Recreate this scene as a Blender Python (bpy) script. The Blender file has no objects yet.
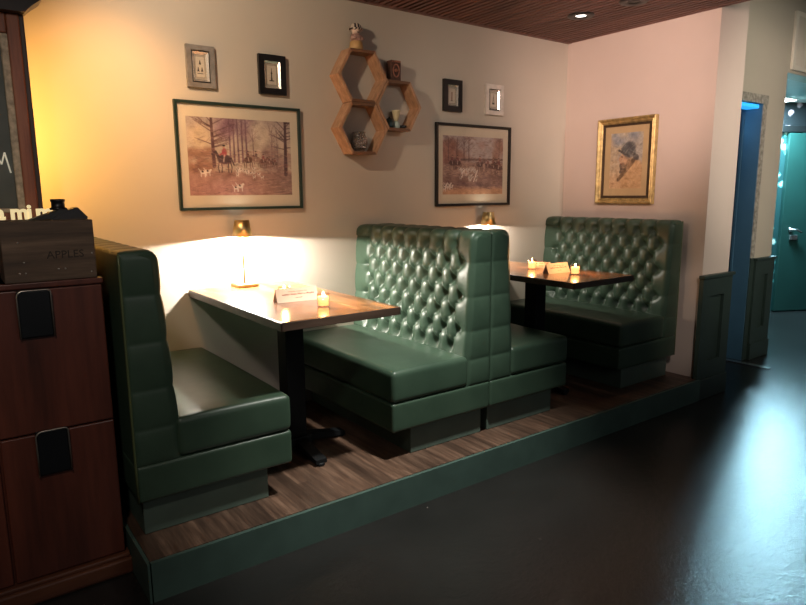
import bpy, bmesh, math, random
import numpy as np
from mathutils import Vector, Matrix
random.seed(7); rng = np.random.default_rng(7)
SC = bpy.context.scene
COL = SC.collection
ORIG = {}

# ------------------------------------------------------------------ materials
def srgb(r, g, b):
    f = lambda c: (c/255/12.92) if c/255 <= .04045 else ((c/255+.055)/1.055)**2.4
    return (f(r), f(g), f(b), 1)

class NT:
    def __init__(s, name):
        s.m = bpy.data.materials.new(name); s.m.use_nodes = True
        s.n = s.m.node_tree.nodes; s.l = s.m.node_tree.links
        s.b = s.n['Principled BSDF']; s.out = s.n['Material Output']
    def new(s, t, **kw):
        x = s.n.new(t)
        for k, v in kw.items(): setattr(x, k, v)
        return x
    def link(s, a, b): s.l.new(a, b)
    def set(s, **kw):
        for k, v in kw.items(): s.b.inputs[k.replace('_', ' ')].default_value = v
        return s
    def coord(s, scale=(1, 1, 1), kind='Object'):
        tc = s.new('ShaderNodeTexCoord'); mp = s.new('ShaderNodeMapping')
        mp.inputs['Scale'].default_value = scale
        s.link(tc.outputs[kind], mp.inputs['Vector']); return mp.outputs['Vector']
    def noise(s, vec, scale, detail=4, rough=.55):
        x = s.new('ShaderNodeTexNoise'); x.inputs['Scale'].default_value = scale
        x.inputs['Detail'].default_value = detail; x.inputs['Roughness'].default_value = rough
        s.link(vec, x.inputs['Vector']); return x.outputs['Fac']
    def ramp(s, fac, stops):
        x = s.new('ShaderNodeValToRGB'); e = x.color_ramp.elements
        while len(e) < len(stops): e.new(.5)
        for q, (p, c) in zip(e, stops): q.position = p; q.color = c
        s.link(fac, x.inputs['Fac']); return x.outputs['Color']
    def mix(s, fac, a, b, mode='MIX'):
        x = s.new('ShaderNodeMix', data_type='RGBA', blend_type=mode)
        for v, i in ((fac, 0), (a, 6), (b, 7)):
            if hasattr(v, 'is_linked'): s.link(v, x.inputs[i])
            else: x.inputs[i].default_value = v
        return x.outputs[2]
    def bump(s, h, strength, dist=.01):
        x = s.new('ShaderNodeBump'); x.inputs['Strength'].default_value = strength
        x.inputs['Distance'].default_value = dist
        s.link(h, x.inputs['Height']); s.link(x.outputs['Normal'], s.b.inputs['Normal'])
    def color(s, c): s.link(c, s.b.inputs['Base Color']); return s

def flat(name, c, rough=.5, metal=0, var=.12, scale=8, bump=0, spec=.5, coat=0, bscale=60):
    t = NT(name); v = t.coord()
    f = t.noise(v, scale)
    lo = tuple(x*(1-var) for x in c[:3])+(1,); hi = tuple(min(1, x*(1+var)) for x in c[:3])+(1,)
    t.color(t.ramp(f, [(.3, lo), (.7, hi)]))
    t.set(Roughness=rough, Metallic=metal); t.b.inputs['Specular IOR Level'].default_value = spec
    if coat: t.b.inputs['Coat Weight'].default_value = coat; t.b.inputs['Coat Roughness'].default_value = .08
    if bump: t.bump(t.noise(v, bscale, 3), bump, .002)
    return t.m

def emis(name, c, strength, base=None):
    t = NT(name); t.set(Base_Color=base or c, Roughness=.6)
    t.b.inputs['Emission Color'].default_value = c; t.b.inputs['Emission Strength'].default_value = strength
    return t.m

def wood(name, c1, c2, c3, axis='y', scale=1.0, rough=.45, plank=0, coat=0, tone=((.35, .34, .33, 1), (.85, .82, .8, 1), (1.5, 1.45, 1.4, 1)), lenf=9):
    """grain stretched along one axis; plank = board width across that axis"""
    t = NT(name); k = 14*scale
    st = {'x': (.08, 1, 1), 'y': (1, .08, 1), 'z': (1, 1, .08)}[axis]
    v = t.coord(tuple(q*k for q in st))
    g = t.noise(v, 1.6, 7, .65)
    col = t.ramp(g, [(.28, c1), (.5, c2), (.74, c3)])
    if plank:
        tc = t.new('ShaderNodeTexCoord'); sp = t.new('ShaderNodeSeparateXYZ'); t.link(tc.outputs['Object'], sp.inputs[0])
        a = sp.outputs['X'] if axis != 'x' else sp.outputs['Y']
        b = sp.outputs['Y'] if axis == 'y' else (sp.outputs['X'] if axis == 'x' else sp.outputs['Z'])
        d = t.new('ShaderNodeMath', operation='DIVIDE'); t.link(a, d.inputs[0]); d.inputs[1].default_value = plank
        fl = t.new('ShaderNodeMath', operation='FLOOR'); t.link(d.outputs[0], fl.inputs[0])
        w1 = t.new('ShaderNodeTexWhiteNoise', noise_dimensions='1D'); t.link(fl.outputs[0], w1.inputs['W'])
        # lengthwise breaks, shifted per board
        ad = t.new('ShaderNodeMath', operation='MULTIPLY_ADD'); t.link(w1.outputs['Value'], ad.inputs[0]); ad.inputs[1].default_value = 3.7
        sc2 = t.new('ShaderNodeMath', operation='DIVIDE'); t.link(b, sc2.inputs[0]); sc2.inputs[1].default_value = plank*lenf
        t.link(sc2.outputs[0], ad.inputs[2])
        fl2 = t.new('ShaderNodeMath', operation='FLOOR'); t.link(ad.outputs[0], fl2.inputs[0])
        cb = t.new('ShaderNodeCombineXYZ'); t.link(fl.outputs[0], cb.inputs[0]); t.link(fl2.outputs[0], cb.inputs[1])
        w2 = t.new('ShaderNodeTexWhiteNoise', noise_dimensions='2D'); t.link(cb.outputs[0], w2.inputs['Vector'])
        tn = t.ramp(w2.outputs['Value'], [(0, tone[0]), (.5, tone[1]), (1, tone[2])])
        col = t.mix(1.0, col, tn, 'MULTIPLY')
    t.color(col); t.set(Roughness=rough)
    if coat: t.b.inputs['Coat Weight'].default_value = coat; t.b.inputs['Coat Roughness'].default_value = .12
    t.bump(g, .12, .002)
    return t.m

def vcol(name, rough=.55, coat=0):
    t = NT(name); a = t.new('ShaderNodeVertexColor', layer_name='Col')
    v = t.coord(); f = t.noise(v, 160, 2)
    t.color(t.mix(.12, a.outputs['Color'], t.ramp(f, [(.3, (.2, .2, .2, 1)), (.7, (1, 1, 1, 1))]), 'OVERLAY'))
    t.set(Roughness=rough)
    return t.m

def glass(name, tint=(1, 1, 1, 1), gl=.04, rough=.02):
    t = NT(name)
    tr = t.new('ShaderNodeBsdfTransparent'); tr.inputs[0].default_value = tint
    go = t.new('ShaderNodeBsdfGlossy'); go.inputs['Roughness'].default_value = rough
    lw = t.new('ShaderNodeLayerWeight'); lw.inputs[0].default_value = .5
    pw = t.new('ShaderNodeMath', operation='POWER'); t.link(lw.outputs['Facing'], pw.inputs[0]); pw.inputs[1].default_value = 4
    ma = t.new('ShaderNodeMath', operation='MULTIPLY_ADD'); t.link(pw.outputs[0], ma.inputs[0]); ma.inputs[1].default_value = .7; ma.inputs[2].default_value = gl
    mx = t.new('ShaderNodeMixShader'); t.link(ma.outputs[0], mx.inputs[0]); t.link(tr.outputs[0], mx.inputs[1]); t.link(go.outputs[0], mx.inputs[2])
    t.link(mx.outputs[0], t.out.inputs['Surface'])
    return t.m

def leather():
    t = NT('green_leather'); v = t.coord()
    f = t.noise(v, 5, 4)
    t.color(t.ramp(f, [(.3, (.028, .052, .034, 1)), (.7, (.042, .073, .048, 1))]))
    r = t.new('ShaderNodeMapRange'); t.link(t.noise(v, 9, 5), r.inputs['Value']); r.inputs['To Min'].default_value = .34; r.inputs['To Max'].default_value = .44
    t.link(r.outputs[0], t.b.inputs['Roughness'])
    t.b.inputs['Specular IOR Level'].default_value = .42
    t.bump(t.noise(v, 26, 4, .5), .10, .003)
    return t.m

def wallmat(name, c, var=.05):
    t = NT(name); v = t.coord()
    f = t.noise(v, 1.3, 5)
    t.color(t.ramp(f, [(.3, tuple(x*(1-var) for x in c)+(1,)), (.7, tuple(x*(1+var) for x in c)+(1,))]))
    t.set(Roughness=.62); t.b.inputs['Specular IOR Level'].default_value = .3
    t.bump(t.noise(v, 150, 3), .12, .002)
    return t.m

def floormat():
    t = NT('dark_polished_concrete'); v = t.coord()
    f = t.noise(v, 1.6, 6, .6)
    col = t.ramp(f, [(.3, (.010, .0095, .009, 1)), (.72, (.019, .018, .017, 1))])
    sp = t.new('ShaderNodeTexVoronoi'); sp.inputs['Scale'].default_value = 9; t.link(v, sp.inputs['Vector'])
    m = t.ramp(sp.outputs['Distance'], [(.02, (1, 1, 1, 1)), (.045, (0, 0, 0, 1))])
    sel = t.ramp(t.noise(v, 3, 2), [(.62, (0, 0, 0, 1)), (.66, (1, 1, 1, 1))])
    mm = t.mix(1.0, m, sel, 'MULTIPLY')
    t.color(t.mix(mm, col, (.12, .11, .1, 1)))
    r = t.new('ShaderNodeMapRange'); t.link(t.noise(v, 5, 6, .7), r.inputs['Value']); r.inputs['To Min'].default_value = .17; r.inputs['To Max'].default_value = .29
    t.link(r.outputs[0], t.b.inputs['Roughness'])
    t.b.inputs['Specular IOR Level'].default_value = .55
    ad = t.new('ShaderNodeMath', operation='ADD'); t.link(t.noise(v, 60, 4, .75), ad.inputs[0]); t.link(t.noise(v, 22, 3), ad.inputs[1])
    t.bump(ad.outputs[0], .55, .004)
    return t.m

M = {}
M['leather'] = leather()
M['piping'] = flat('green_piping', (.075, .095, .04), .4)
M['greenpaint'] = flat('dark_green_paint', (.050, .088, .074), .5, var=.18, scale=5, bump=.1)
M['basepaint'] = flat('bench_base_green', (.072, .105, .085), .5, var=.15, scale=5)
M['wains'] = flat('wainscot_green', (.025, .042, .036), .45, var=.1)
M['wall'] = wallmat('cream_wall_paint', (.50, .445, .375))
M['wallr'] = wallmat('pink_lit_wall_paint', (.57, .475, .42))  # pinkish lamplight on the right wall put into its colour
M['wallh'] = wallmat('beige_hall_paint', (.50, .45, .37))
M['floor'] = floormat()
M['laminate'] = wood('brown_laminate', (.030, .017, .012, 1), (.085, .050, .034, 1), (.19, .12, .085, 1), 'y', 1.5, .42, plank=.052, tone=((.55, .54, .53, 1), (.9, .88, .86, 1), (1.3, 1.25, 1.2, 1)), lenf=26)
M['slat'] = wood('red_brown_slat', (.09, .042, .035, 1), (.17, .08, .066, 1), (.27, .13, .108, 1), 'y', 1.0, .5)
M['black'] = flat('black_paint', (.006, .006, .006), .4)
M['blackgap'] = flat('black_backing', (.004, .003, .003), .8)
M['tabletop'] = wood('butcher_block_walnut', (.13, .048, .016, 1), (.30, .125, .042, 1), (.48, .23, .085, 1), 'y', 1.2, .24, plank=.043, coat=.6)
M['tableedge'] = wood('dark_table_edge', (.02, .012, .008, 1), (.05, .03, .02, 1), (.09, .055, .04, 1), 'x', 1.2, .4)
M['iron'] = flat('black_cast_iron', (.005, .006, .007), .6, spec=.2)
M['brass'] = flat('brushed_brass', (.60, .46, .22), .36, 1.0, var=.1, scale=20)
M['brassdark'] = flat('antique_gold', (.50, .36, .15), .45, .65, var=.35, scale=30, bump=.4)
M['darkgilt'] = flat('dark_gilt_groove', (.05, .028, .012), .5, .2, var=.3, scale=30)
M['goldbright'] = flat('gilded_moulding', (.75, .56, .24), .3, .9, var=.2, scale=30)
M['shadein'] = emis('lit_shade_lining', (1, .8, .55, 1), 6.0)
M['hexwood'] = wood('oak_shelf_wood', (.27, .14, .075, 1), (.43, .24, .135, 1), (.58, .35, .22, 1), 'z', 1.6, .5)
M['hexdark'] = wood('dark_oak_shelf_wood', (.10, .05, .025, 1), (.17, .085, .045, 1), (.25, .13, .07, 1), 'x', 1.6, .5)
M['cab'] = wood('dark_mahogany', (.034, .011, .007, 1), (.085, .023, .014, 1), (.14, .038, .022, 1), 'z', .55, .36, coat=.15)
M['cabtrim'] = wood('mahogany_trim', (.05, .018, .01, 1), (.10, .035, .018, 1), (.16, .06, .03, 1), 'x', .9, .35)
M['crate'] = wood('old_crate_wood', (.03, .018, .011, 1), (.075, .045, .027, 1), (.15, .095, .06, 1), 'x', 1.5, .7)
M['ink'] = flat('faded_black_print', (.026, .019, .014), .9)
M['nail'] = flat('dull_steel', (.42, .38, .33), .4, .7)
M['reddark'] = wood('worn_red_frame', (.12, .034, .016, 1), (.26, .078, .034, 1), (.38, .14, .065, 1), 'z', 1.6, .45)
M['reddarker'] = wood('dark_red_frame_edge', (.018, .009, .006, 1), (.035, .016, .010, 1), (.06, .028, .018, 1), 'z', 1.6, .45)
M['crown'] = flat('near_black_crown', (.014, .008, .006), .5, var=.3)
M['bevel'] = flat('worn_cream_bevel', (.46, .36, .24), .5, var=.4, scale=45)
M['slate'] = flat('grey_slate_board', (.085, .092, .078), .6, var=.3, scale=7)
M['chalk'] = emis('white_chalk', (.85, .8, .62, 1), .25)  # faint glow put into the chalk colour
M['cream'] = emis('glowing_cream_letters', (1, .80, .42, 1), .55, (.8, .68, .4, 1))  # glow put into the colour in place of light from in front
M['pull'] = flat('black_metal_pull', (.008, .009, .011), .35, .3)
M['pullrim'] = flat('worn_nickel_rim', (.42, .38, .33), .35, .9)
M['wax'] = emis('glowing_candle_wax', (1, .45, .16, 1), 2.6, (.9, .6, .4, 1))
M['flame'] = emis('candle_flame', (1, .75, .38, 1), 30)
M['votive'] = glass('votive_glass', (.95, .86, .8, 1), rough=.05)
M['pane'] = glass('picture_glass')
M['crystal'] = None
M['card'] = flat('white_card', (.74, .66, .60), .6, var=.03)
M['cardtext'] = flat('printed_red_brown_ink', (.20, .06, .05), .7)
M['fgreen'] = flat('dark_green_frame', (.014, .028, .020), .35, var=.1)
M['fblack'] = flat('black_frame', (.008, .007, .007), .35)
M['fsilver'] = flat('silver_grey_frame', (.26, .235, .21), .4, .4, var=.25, scale=30)
M['fwhite'] = flat('white_silver_frame', (.62, .58, .53), .4, .2, var=.15, scale=30)
M['mat_cream'] = flat('cream_mat', (.60, .52, .40), .7, var=.04)
M['mat_gold'] = flat('tan_mat', (.46, .33, .17), .7, var=.08)
M['silverlip'] = flat('silver_lip', (.75, .72, .68), .25, .8)
M['print'] = vcol('printed_paper')
M['white'] = flat('white_ceiling_paint', (.72, .74, .74), .7, var=.03)
M['grille'] = flat('beige_grille', (.78, .72, .62), .5, var=.04)
M['grilledark'] = flat('grille_shadow', (.20, .18, .15), .7)
M['teal'] = flat('teal_door_paint', (.010, .045, .038), .45, var=.08, scale=3)
M['blue'] = flat('blue_door_paint', (.03, .10, .17), .35, var=.3, scale=3)
M['reveal'] = flat('door_reveal_blue_lit', (.05, .12, .19), .35, var=.15, scale=2)  # blue light of the doorway put into the reveal's colour
M['navy'] = flat('navy_wall', (.02, .06, .10), .6)
M['stone'] = flat('grey_stone_trim', (.30, .28, .24), .6, var=.45, scale=35, bump=.4)
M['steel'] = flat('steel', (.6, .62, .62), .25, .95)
M['led'] = emis('blue_led_strip', (.03, .36, .85, 1), 1.1)
M['lamp_on'] = emis('downlight_lens', (1, .93, .85, 1), 14)
M['down_on'] = emis('ceiling_downlight_lens', (1, .95, .88, 1), 3)
M['hall_on'] = emis('cool_ceiling_panel', (.75, .95, 1, 1), 22)
M['crystal'] = glass('cut_crystal', (.9, .9, .9, 1), rough=.05)

def wallpaper():
    t = NT('floral_wallpaper'); v = t.coord()
    vo = t.new('ShaderNodeTexVoronoi'); vo.inputs['Scale'].default_value = 8; t.link(v, vo.inputs['Vector'])
    n = t.noise(v, 12, 4)
    m = t.new('ShaderNodeMath', operation='ADD'); t.link(vo.outputs['Distance'], m.inputs[0]); t.link(n, m.inputs[1])
    sp = t.new('ShaderNodeSeparateXYZ'); t.link(v, sp.inputs[0])
    up = t.ramp(m.outputs[0], [(.60, (.36, .22, .24, 1)), (.72, (.20, .14, .15, 1)), (.80, (.004, .005, .006, 1))])
    dn = t.ramp(m.outputs[0], [(.62, (.70, .72, .66, 1)), (.74, (.10, .35, .33, 1)), (.86, (.01, .05, .05, 1))])
    g = t.new('ShaderNodeMath', operation='GREATER_THAN'); t.link(sp.outputs['Z'], g.inputs[0]); g.inputs[1].default_value = 1.93
    t.color(t.mix(g.outputs[0], dn, up)); t.set(Roughness=.6)
    return t.m
M['paper'] = wallpaper()

# ------------------------------------------------------------------ mesh helpers
class MB:
    def __init__(s): s.v = []; s.f = []; s.sm = []
    def add(s, vs, fs, smooth=False):
        o = len(s.v); s.v += [tuple(p) for p in vs]
        for f in fs: s.f.append(tuple(i+o for i in f)); s.sm.append(smooth)
        return s
    def box(s, x0, x1, y0, y1, z0, z1):
        vs = [(x, y, z) for x in (x0, x1) for y in (y0, y1) for z in (z0, z1)]
        return s.add(vs, [(0, 1, 3, 2), (4, 6, 7, 5), (0, 4, 5, 1), (2, 3, 7, 6), (0, 2, 6, 4), (1, 5, 7, 3)])
    def bbox(s, x0, x1, y0, y1, z0, z1, b=.004, seg=2):
        bm = bmesh.new(); bmesh.ops.create_cube(bm, size=1)
        for v in bm.verts: v.co = Vector(((x0+x1)/2+v.co.x*(x1-x0), (y0+y1)/2+v.co.y*(y1-y0), (z0+z1)/2+v.co.z*(z1-z0)))
        b = min(b, .45*min(x1-x0, y1-y0, z1-z0))
        bmesh.ops.bevel(bm, geom=bm.edges[:], offset=b, segments=seg, affect='EDGES', profile=.5)
        return s.bm(bm)
    def bm(s, bm, smooth=False):
        bm.verts.index_update(); s.add([v.co[:] for v in bm.verts], [[v.index for v in f.verts] for f in bm.faces], smooth); bm.free(); return s
    def rbox(s, x0, x1, y0, y1, z0, z1, r, crown=0, n=10, k=5, side=0):
        """rounded upholstered box, optional crowned top and bulged sides"""
        lo = np.array((x0, y0, z0)); hi = np.array((x1, y1, z1))
        def axis(a, b):
            e = [a+r*(1-math.cos(math.pi/2*i/k)) for i in range(k)]
            m = list(np.linspace(a+r, b-r, n))
            return e+m+[b-r*(1-math.cos(math.pi/2*i/k)) for i in range(k)][::-1]
        ax = [axis(lo[i], hi[i]) for i in range(3)]
        def fix(p):
            p = np.array(p, float); c = np.clip(p, lo+r, hi-r); d = p-c; L = np.linalg.norm(d)
            if L > 1e-9: p = c+d/L*r
            u = (p-(lo+hi)/2)/((hi-lo)/2)
            if crown and p[2] > (z0+z1)/2: p[2] += crown*max(0, 1-u[0]**2)**.6*max(0, 1-u[1]**2)**.6*max(0, u[2])
            if side:
                w = max(0, 1-u[2]**2)**.7
                p[0] += side*w*np.sign(u[0])*abs(u[0])**8; p[1] += side*w*np.sign(u[1])*abs(u[1])**8
            return tuple(p)
        for a in range(3):
            b, c = (a+1) % 3, (a+2) % 3
            for val in (lo[a], hi[a]):
                A, B = ax[b], ax[c]; vs = []; fs = []
                for q in A:
                    for w in B:
                        p = [0, 0, 0]; p[a] = val; p[b] = q; p[c] = w; vs.append(fix(p))
                m = len(B)
                for i in range(len(A)-1):
                    for j in range(m-1):
                        f = (i*m+j, (i+1)*m+j, (i+1)*m+j+1, i*m+j+1)
                        fs.append(f if val == hi[a] else f[::-1])
                s.add(vs, fs, True)
        return s
    def lathe(s, prof, c=(0, 0, 0), n=24, smooth=True, squash=(1, 1), rot=0):
        vs = []; fs = []; k = len(prof)
        for i in range(n):
            a = 2*math.pi*i/n+rot
            for r, z in prof: vs.append((c[0]+r*math.cos(a)*squash[0], c[1]+r*math.sin(a)*squash[1], c[2]+z))
        for i in range(n):
            for j in range(k-1):
                i2 = (i+1) % n; fs.append((i*k+j, i2*k+j, i2*k+j+1, i*k+j+1))
        return s.add(vs, fs, smooth)
    def tube(s, pts, r, n=8, closed=False):
        pts = [Vector(p) for p in pts]; vs = []; fs = []; m = len(pts)
        up = Vector((0, 0, 1)) if abs((pts[1]-pts[0]).normalized().z) < .95 else Vector((1, 0, 0))
        for i, p in enumerate(pts):
            a = pts[(i-1) % m] if (closed or i > 0) else p; b = pts[(i+1) % m] if (closed or i < m-1) else p
            t = (b-a).normalized(); x = t.cross(up).normalized(); y = x.cross(t).normalized(); up = y
            rr = r[i] if isinstance(r, (list, tuple)) else r
            for q in range(n): an = 2*math.pi*q/n; vs.append(p+x*rr*math.cos(an)+y*rr*math.sin(an))
        for i in range(m if closed else m-1):
            j = (i+1) % m
            for q in range(n): w = (q+1) % n; fs.append((i*n+q, j*n+q, j*n+w, i*n+w))
        if not closed: fs += [tuple(range(n))[::-1], tuple(range((m-1)*n, m*n))]
        return s.add(vs, fs, True)
    def prism(s, poly, lo, hi, axis):
        """polygon (2-D) extruded along an axis: axis 'y' -> poly in xz, 'x' -> yz, 'z' -> xy"""
        put = {'y': lambda p, t: (p[0], t, p[1]), 'x': lambda p, t: (t, p[0], p[1]), 'z': lambda p, t: (p[0], p[1], t)}[axis]
        n = len(poly); vs = [put(p, lo) for p in poly]+[put(p, hi) for p in poly]
        fs = [tuple(range(n)), tuple(range(n, 2*n))[::-1]]+[(i, i+n, (i+1) % n+n, (i+1) % n) for i in range(n)]
        return s.add(vs, fs)
    def grid(s, P, smooth=True, flip=False):
        a, b = P.shape[:2]; fs = []
        for i in range(a-1):
            for j in range(b-1):
                f = (i*b+j, (i+1)*b+j, (i+1)*b+j+1, i*b+j+1); fs.append(f[::-1] if flip else f)
        return s.add(P.reshape(-1, 3).tolist(), fs, smooth)
    def xform(s, mat, start=0):
        s.v = s.v[:start]+[tuple(mat @ Vector(p)) for p in s.v[start:]]; return s

def base_of(p):
    while p is not None and p.type != 'EMPTY' and p.parent: p = p.parent
    return ORIG.get(p.name, Vector()) if p else Vector()

def obj(name, mb, mat, parent=None, weld=True, recalc=True, wn=False):
    me = bpy.data.meshes.new(name)
    o_ = base_of(parent) if parent else Vector()
    me.from_pydata([tuple(Vector(v)-o_) for v in mb.v], [], mb.f)
    me.polygons.foreach_set('use_smooth', mb.sm)
    bm = bmesh.new(); bm.from_mesh(me)
    if weld: bmesh.ops.remove_doubles(bm, verts=bm.verts, dist=1e-5)
    if recalc: bmesh.ops.recalc_face_normals(bm, faces=bm.faces)
    bm.to_mesh(me); bm.free()
    for m in (mat if isinstance(mat, list) else [mat]): me.materials.append(m)
    o = bpy.data.objects.new(name, me); COL.objects.link(o)
    if parent: o.parent = parent
    return o

def tag(o, label=None, cat=None, group=None, kind=None):
    for k, v in (('label', label), ('category', cat), ('group', group), ('kind', kind)):
        if v: o[k] = v
    return o

def thing(name, label, cat, loc, group=None):
    o = bpy.data.objects.new(name, None); COL.objects.link(o); o.empty_display_size = .05
    o.location = loc; ORIG[o.name] = Vector(loc); tag(o, label, cat, group); return o

def struct(name, mb, mat, parent=None, label=None, **kw):
    o = obj(name, mb, mat, parent, **kw)
    if not parent: o['kind'] = 'structure'
    return o

def copy_tree(o, loc, label):
    r = o.copy(); COL.objects.link(r); r.location = loc; r['label'] = label; ORIG[r.name] = Vector(loc)
    for ch in o.children:
        c = ch.copy(); COL.objects.link(c); c.parent = r
        for g in ch.children:
            d = g.copy(); COL.objects.link(d); d.parent = c
    return r

# ------------------------------------------------------------------ key dimensions (metres; z=0 is the platform top)
ZF, ZC = -.149, 2.343
YP, XL = -1.2015, -3.536
YB = -1.051

# ------------------------------------------------------------------ setting
struct('floor', MB().box(-5.6, 7.0, -6.0, 3.0, ZF-.05, ZF), M['floor'])
struct('wall_back', MB().box(-5.6, 0, 0, .12, ZF, ZC+.2), M['wall'])
struct('wall_right', MB().box(0, .335, -1.17, .12, ZF, 2.75), M['wallr'])
struct('wall_left', MB().box(-5.7, -5.6, -6, .12, ZF, ZC+.2), M['wall'])
# slatted ceiling: backing with battens running towards the camera
c = MB().box(-5.6, -.001, -5.0, 0, ZC+.043, ZC+.08)
co = obj('ceiling', c, M['blackgap']); co['kind'] = 'structure'
sl = MB(); x = -5.58
while x < -.03:
    sl.box(x, x+.025, -5.0, -.035, ZC, ZC+.045); x += .045
obj('ceiling_slats', sl, M['slat'], co)
tr = MB().box(-5.6, 0, -.035, 0, ZC-.004, ZC+.043)
tr.box(-.012, 0, -5.0, -.035, ZC-.002, ZC+.043)
o = struct('trim_1', tr, M['slat'])
# platform
pl = struct('floor_platform', MB().box(XL, 0, YP+.006, 0, ZF, 0), M['laminate'])
ri = MB().box(XL-.004, .0, YP-.010, YP+.006, ZF, -.003)
ri.box(XL-.012, XL, YP-.01, -.02, ZF, -.003)
struct('trim_2', ri, M['greenpaint'])
# end of the right wall: wainscot with sunk panel and cap
def wainscot(name, x0, x1, yf, z1, base=.14):
    w = MB(); t = .028; y0, y1 = yf-t, yf
    px0, px1 = x0+.10, x1-.10; pz0, pz1 = ZF+base+.12, z1-.12
    w.box(x0, px0, y0, y1, ZF, z1); w.box(px1, x1, y0, y1, ZF, z1)
    w.box(px0, px1, y0, y1, ZF, pz0); w.box(px0, px1, y0, y1, pz1, z1)
    w.box(px0, px1, y1-.006, y1, pz0, pz1)
    w.bbox(x0-.012, x1+.012, y0-.014, y1, z1, z1+.022, .004)
    w.bbox(x0-.004, x1+.004, y0-.012, y0, ZF, ZF+base, .004)
    return struct(name, w, M['wains'])
wainscot('trim_3', -.03, .345, -1.171, .675)
# hall beyond: wall with the blue doorway, header over the wide opening
YH = -.87; XH = 1.64
h = MB()
h.box(.336, .50, YH, YH+.14, ZF, 2.75); h.box(1.27, XH, YH, YH+.14, ZF, 2.75)
h.box(.50, 1.27, YH, YH+.14, 1.93, 2.75); h.box(XH, 5.6, YH, YH+.14, 2.17, 2.75)
h.box(1.30, XH, YH+.14, 1.6, ZF, 2.75)
struct('wall_hall', h, M['wallh'])
wainscot('trim_4', 1.325, XH+.006, YH-.001, .675)
struct('ceiling_hall', MB().box(XH, 6.6, YH+.14, 2.6, 2.19, 2.30), M['white'])
struct('ceiling_front', MB().box(.0, 6.6, -5, YH, 2.75, 2.82), M['white'])
# doorway casing: worn stone above, dark green below
dt = MB().box(.44, 1.335, YH-.012, YH+.002, 1.90, 1.965).box(1.266, 1.325, YH-.010, YH+.002, .70, 1.90)
struct('trim_5', dt, M['stone'])
struct('trim_6', MB().box(1.266, 1.325, YH-.012, YH+.002, ZF, .70), M['wains'])
struct('trim_9', MB().box(1.258, 1.272, YH-.004, YH+.17, ZF, 1.925).bbox(1.250, 1.259, YH+.125, YH+.145, ZF+.01, 1.84, .002), M['reveal'])  # includes a raised strip put in for a streak of highlight
struct('wall_blue_room', MB().box(.336, 1.30, 1.3, 1.4, ZF, 2.4).box(.336, .36, YH+.15, 1.3, ZF, 2.4).box(1.28, 1.299, YH+.15, 1.3, ZF, 2.4).box(.336, 1.3, YH+.15, 1.4, 2.2, 2.3), M['navy'])
tag(obj('light_strip', MB().bbox(.52, 1.26, YH+.02, YH+.12, 1.868, 1.898, .006), M['led']), 'bright blue light strip under the head of the doorway', 'light')
# blue door leaf standing open in that doorway
d1 = struct('door_1', MB().bbox(1.205, 1.25, YH+.16, YH+.98, ZF+.008, 1.86, .003), M['blue'])
obj('highlight_strip', MB().bbox(1.196, 1.206, YH+.52, YH+.56, ZF+.01, 1.80, .002), M['steel'], d1)  # pale strip put in for the bright highlight on the leaf
struct('trim_7', MB().bbox(1.15, 1.205, -1.14, -.72, ZF+.0005, ZF+.008, .002), M['steel'])  # strip laid in for a light streak across the floor
# end wall of the hall and the teal door leaf
P0 = Vector((3.70, -.06, 0)); dv = Vector((.884, -.467, 0)).normalized(); nv = Vector((dv.y, -dv.x, 0)).normalized()
RM = Matrix(((dv.x, -nv.x, 0, P0.x), (dv.y, -nv.y, 0, P0.y), (0, 0, 1, 0), (0, 0, 0, 1)))   # local x along the wall, -y towards the viewer
struct('wall_end', MB().box(-2.1, 2.6, .05, .15, ZF, 2.5).xform(RM), M['paper'])
d2 = struct('door_2', MB().bbox(.0, .92, 0, .045, ZF+.012, 1.86, .004).xform(RM), M['teal'])
hd = MB().lathe([(0, 0), (.026, 0), (.026, .01), (.012, .014), (.012, .05), (0, .05)], n=16)
hd.xform(Matrix.Translation((.11, -.001, .80)) @ Matrix.Rotation(math.pi/2, 4, 'X'))
k = len(hd.v); hd.tube([(.11, -.045, .80), (.15, -.05, .80), (.20, -.05, .775), (.225, -.045, .765)], [.011, .012, .011, .008]); 
hd.bbox(.10, .20, -.02, 0, .68, .74, .008); hd.xform(RM)
obj('door_handle', hd, M['steel'], d2)
struct('trim_8', MB().bbox(-.1, 1.0, .0, .052, 1.872, 1.94, .004).xform(RM), M['black'])
# air return grille on the header
g = thing('air_grille', 'beige return air grille high on the wall at top right', 'vent', (2.0, YH, 2.2))
gx0, gx1, gz0, gz1 = 1.665, 2.32, 2.195, 2.64
fr = MB(); 
for b in ((gx0+.04, gx1-.04, gz0, gz0+.035), (gx0+.04, gx1-.04, gz1-.035, gz1), (gx0, gx0+.04, gz0, gz1), (gx1-.04, gx1, gz0, gz1), (gx0+.215, gx0+.245, gz0+.035, gz1-.035)):
    fr.bbox(b[0], b[1], YH-.022, YH, b[2], b[3], .004)
obj('frame', fr, M['grille'], g)
obj('backing', MB().box(gx0+.03, gx1-.03, YH-.006, YH, gz0+.03, gz1-.03), M['grilledark'], g)
lv = MB(); xx = gx0+.05
while xx < gx1-.05: lv.box(xx, xx+.008, YH-.018, YH-.004, gz0+.03, gz1-.03); xx += .019
obj('louvres', lv, M['grille'], g)
tag(obj('ceiling_sensor', MB().lathe([(0, -.05), (.02, -.048), (.034, -.03), (.038, 0), (0, 0)], (1.93, YH-.06, 2.748), 20), M['black']), 'small black dome sensor at the top right corner', 'sensor')
# hall ceiling light
hl = thing('hall_ceiling_light', 'cool white recessed ceiling light in the hall beyond', 'light', (3.36, -.12, 2.19))
obj('trim_ring', MB().bbox(3.24, 3.52, -.19, -.05, 2.180, 2.190, .003), M['white'], hl)
obj('lens', MB().bbox(3.26, 3.50, -.175, -.065, 2.174, 2.181, .002), M['hall_on'], hl)

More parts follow.
